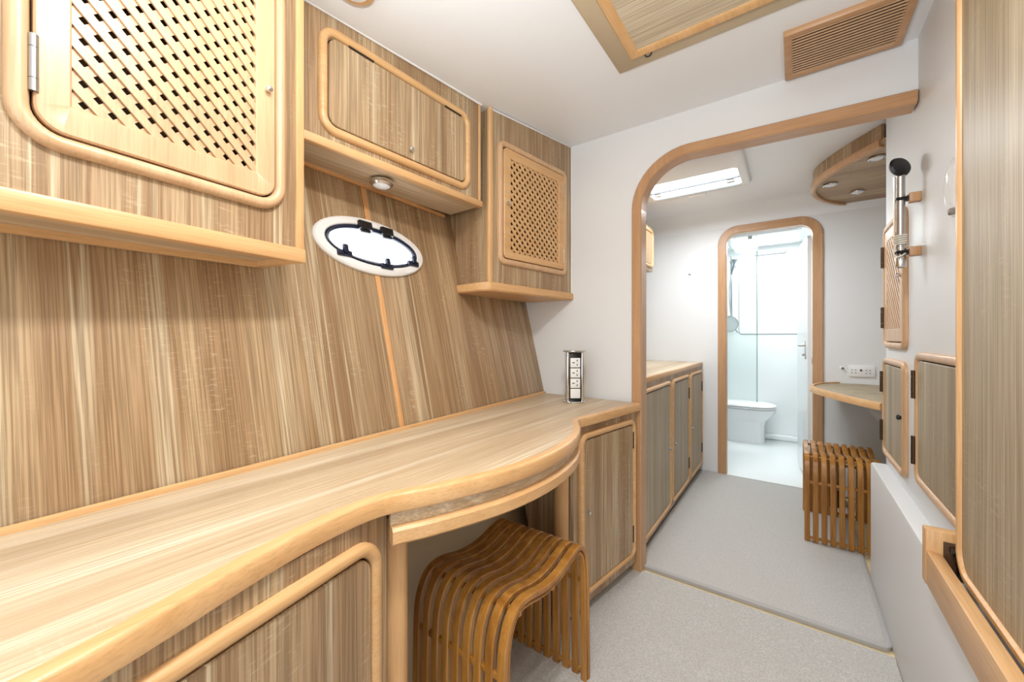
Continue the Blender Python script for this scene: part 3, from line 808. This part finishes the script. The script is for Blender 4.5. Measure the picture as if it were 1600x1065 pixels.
t = thing('wall_socket', 'white double wall socket on the far bulkhead above the corner shelf', 'socket', (.346, BULK2, .815), -PI / 2)
link('plate', BX(0, .009, -.062, .062, -.036, .036, bev=.003), M['plastic'], t)
bm = NB()
for yy in (-.038, .030):
    for a, z in ((-.009, .006), (.009, .006), (-.009, -.012), (.009, -.012)): box(bm, .0088, .0096, yy + a - .0035, yy + a + .0035, z - .003, z + .003)
link('socket_slots', bm, M['grey'], t, smooth=False)
link('switch', lathe(NB(), [(.006, .008), (.006, .012), (.003, .014)], 'x', 12, (0, -.004, .006)), M['bronze'], t)
t = thing('cable_outlet', 'small chrome cable outlet left of the white double socket', 'outlet', (.250, BULK2, .83), -PI / 2)
link('rosette', lathe(NB(), [(.011, 0), (.011, .003), (.006, .005)], 'x', 16), M['plastic'], t)
link('plug', lathe(NB(), [(.006, .003), (.006, .016), (.003, .022)], 'x', 12, (0, .004, 0)), M['bronze'], t)

# ------------------------------------------------------------------ bathroom contents
t = thing('toilet', 'white ceramic toilet with closed lid, facing right in the bathroom', 'toilet', (-.47, 4.515, .012))
def dshape(x0, x1, hw, r_, z, n=10):
    """straight back at x0, round nose at x1"""
    p_ = [(x0, -hw, z), (x1 - hw * r_, -hw, z)]
    p_ += [(x1 - hw * r_ + hw * r_ * math.sin(a), -hw * math.cos(a), z) for a in [i * PI / n for i in range(1, n)]]
    p_ += [(x1 - hw * r_, hw, z), (x0, hw, z)]; return p_
link('pedestal', loft(NB(), [dshape(-.40, .245, .145, .35, 0), dshape(-.40, .243, .143, .35, .16), dshape(-.40, .255, .150, .5, .205)]), M['ceramic'], t)
link('bowl', loft(NB(), [dshape(-.40, .255, .150, .5, .205), dshape(-.40, .290, .165, .8, .235), dshape(-.40, .325, .175, .9, .285), dshape(-.40, .335, .178, .95, .318), dshape(-.38, .330, .172, .95, .324)]), M['ceramic'], t)
link('seat', loft(NB(), [dshape(-.22, .335, .180, .95, .329), dshape(-.22, .340, .184, .95, .334), dshape(-.22, .338, .182, .95, .341)]), M['plastic'], t)
link('lid', loft(NB(), [dshape(-.23, .336, .181, .95, .346), dshape(-.23, .340, .184, .95, .352), dshape(-.22, .325, .175, .95, .364), dshape(-.18, .26, .12, .95, .369)]), M['plastic'], t)
link('lid_hinge', BX(-.245, -.215, -.10, .10, .325, .385, bev=.008), M['plastic'], t)
t = thing('shower_screen', 'clear glass shower screen with greenish edge over the toilet', 'shower screen', (-.264, 4.10, .45))
link('pane', BX(-.62, -.004, -.004, .004, 0, 1.48), M['glass'], t, smooth=False)
link('pane_edge', BX(-.004, .004, -.004, .004, 0, 1.48), M['glass_edge'], t, label='greenish polished glass edge')
link('clamp', BX(-.072, -.036, -.012, .012, 1.455, 1.50, bev=.003), M['steel'], t)
t = thing('shower_rail', 'chrome hand shower on a wall rail behind the glass screen', 'shower', (-.500, 4.42, 1.15))
link('rail', tube(NB(), [(0, 0, 0), (0, 0, .68)], .009, 12), M['grey'], t)
for z in (.03, .62): link('rail_bracket', BX(-.015, .015, -.012, .28, z - .012, z + .012, bev=.004), M['chrome'], t)
link('hand_shower', tube(NB(), [(.0, -.012, .50), (.03, -.05, .60), (.035, -.06, .64)], [.010, .012, .032], 12), M['grey'], t)
link('hose', tube(NB(), smooth_path([(0, -.012, .50), (-.02, -.04, .30), (.01, -.05, .0), (.06, -.05, -.08)], 2), .006, 8), M['steel'], t)
t = thing('shaving_mirror', 'round shaving mirror with thin metal rim beside the shower rail', 'mirror', (-.505, 4.30, 1.155))
link('rim', loft(NB(), [[(( .075 + dr) * math.cos(a), y, (.075 + dr) * math.sin(a)) for a in [2 * PI * i / 32 for i in range(32)]] for dr, y in ((-.003, -.006), (.003, -.006), (.003, .006), (-.003, .006))], close=True), M['steel'], t)
link('glass', lathe(NB(), [(.073, -.002), (.073, .002)], 'y', 32), M['bathwhite'], t)
link('arm', tube(NB(), [(0, .006, 0), (-.05, .12, 0), (-.06, .395, 0)], .006, 8), M['steel'], t)
t = thing('wall_hatch', 'large white locker hatch on the bathroom end wall', 'locker door', (-.193, BACK, 1.445), -PI / 2)
link('rebate', slab((-.272, .272, -.390, .390), .03, .0, .002, .0005), M['grey'], t)
link('door', slab((-.267, .267, -.385, .385), .026, .001, .008), M['bathwhite'], t)
link('latch', BX(.007, .014, .235, .25, -.012, .012, bev=.002), M['steel'], t)
t = thing('strip_light', 'blue-white strip lamp above the hatch on the bathroom end wall', 'lamp', (-.20, BACK, 1.868), -PI / 2)
link('housing', BX(0, .02, -.12, .14, -.014, .014, bev=.004), M['grey'], t)
link('lens', BX(.019, .026, -.115, .135, -.010, .010, bev=.003), M['plastic'], t)
# bathroom door leaf, open into the bathroom
t = thing('door_1', 'white bathroom door standing open inside the far doorway', 'door', (.088, 3.345, .03), PI + math.atan2(-.055, .6) * -1)
t['kind'] = 'structure'
link('leaf', slab((-.56, 0, 0, 1.70), .06, -.012, .012, .003), M['bathwhite'], t)
bm = BX(.011, .016, -.115, -.075, .845, .975, bev=.004)
tube(bm, [(.014, -.095, .94), (.045, -.095, .94), (.047, -.14, .94)], .008, 10)
lathe(bm, [(.010, .015), (.010, .03), (.004, .034)], 'x', 12, (0, -.095, .875))
link('handle', bm, M['steel'], t)
t = thing('strike_plate', 'small steel strike plate on the right jamb of the bathroom doorway', 'strike plate', (R2x - .0105, 3.30, .87), PI)
link('plate', BX(0, .002, -.012, .012, -.026, .026, bev=.0006), M['steel'], t)
link('slot', BX(.0015, .0026, -.005, .005, -.012, .012), M['gap'], t)
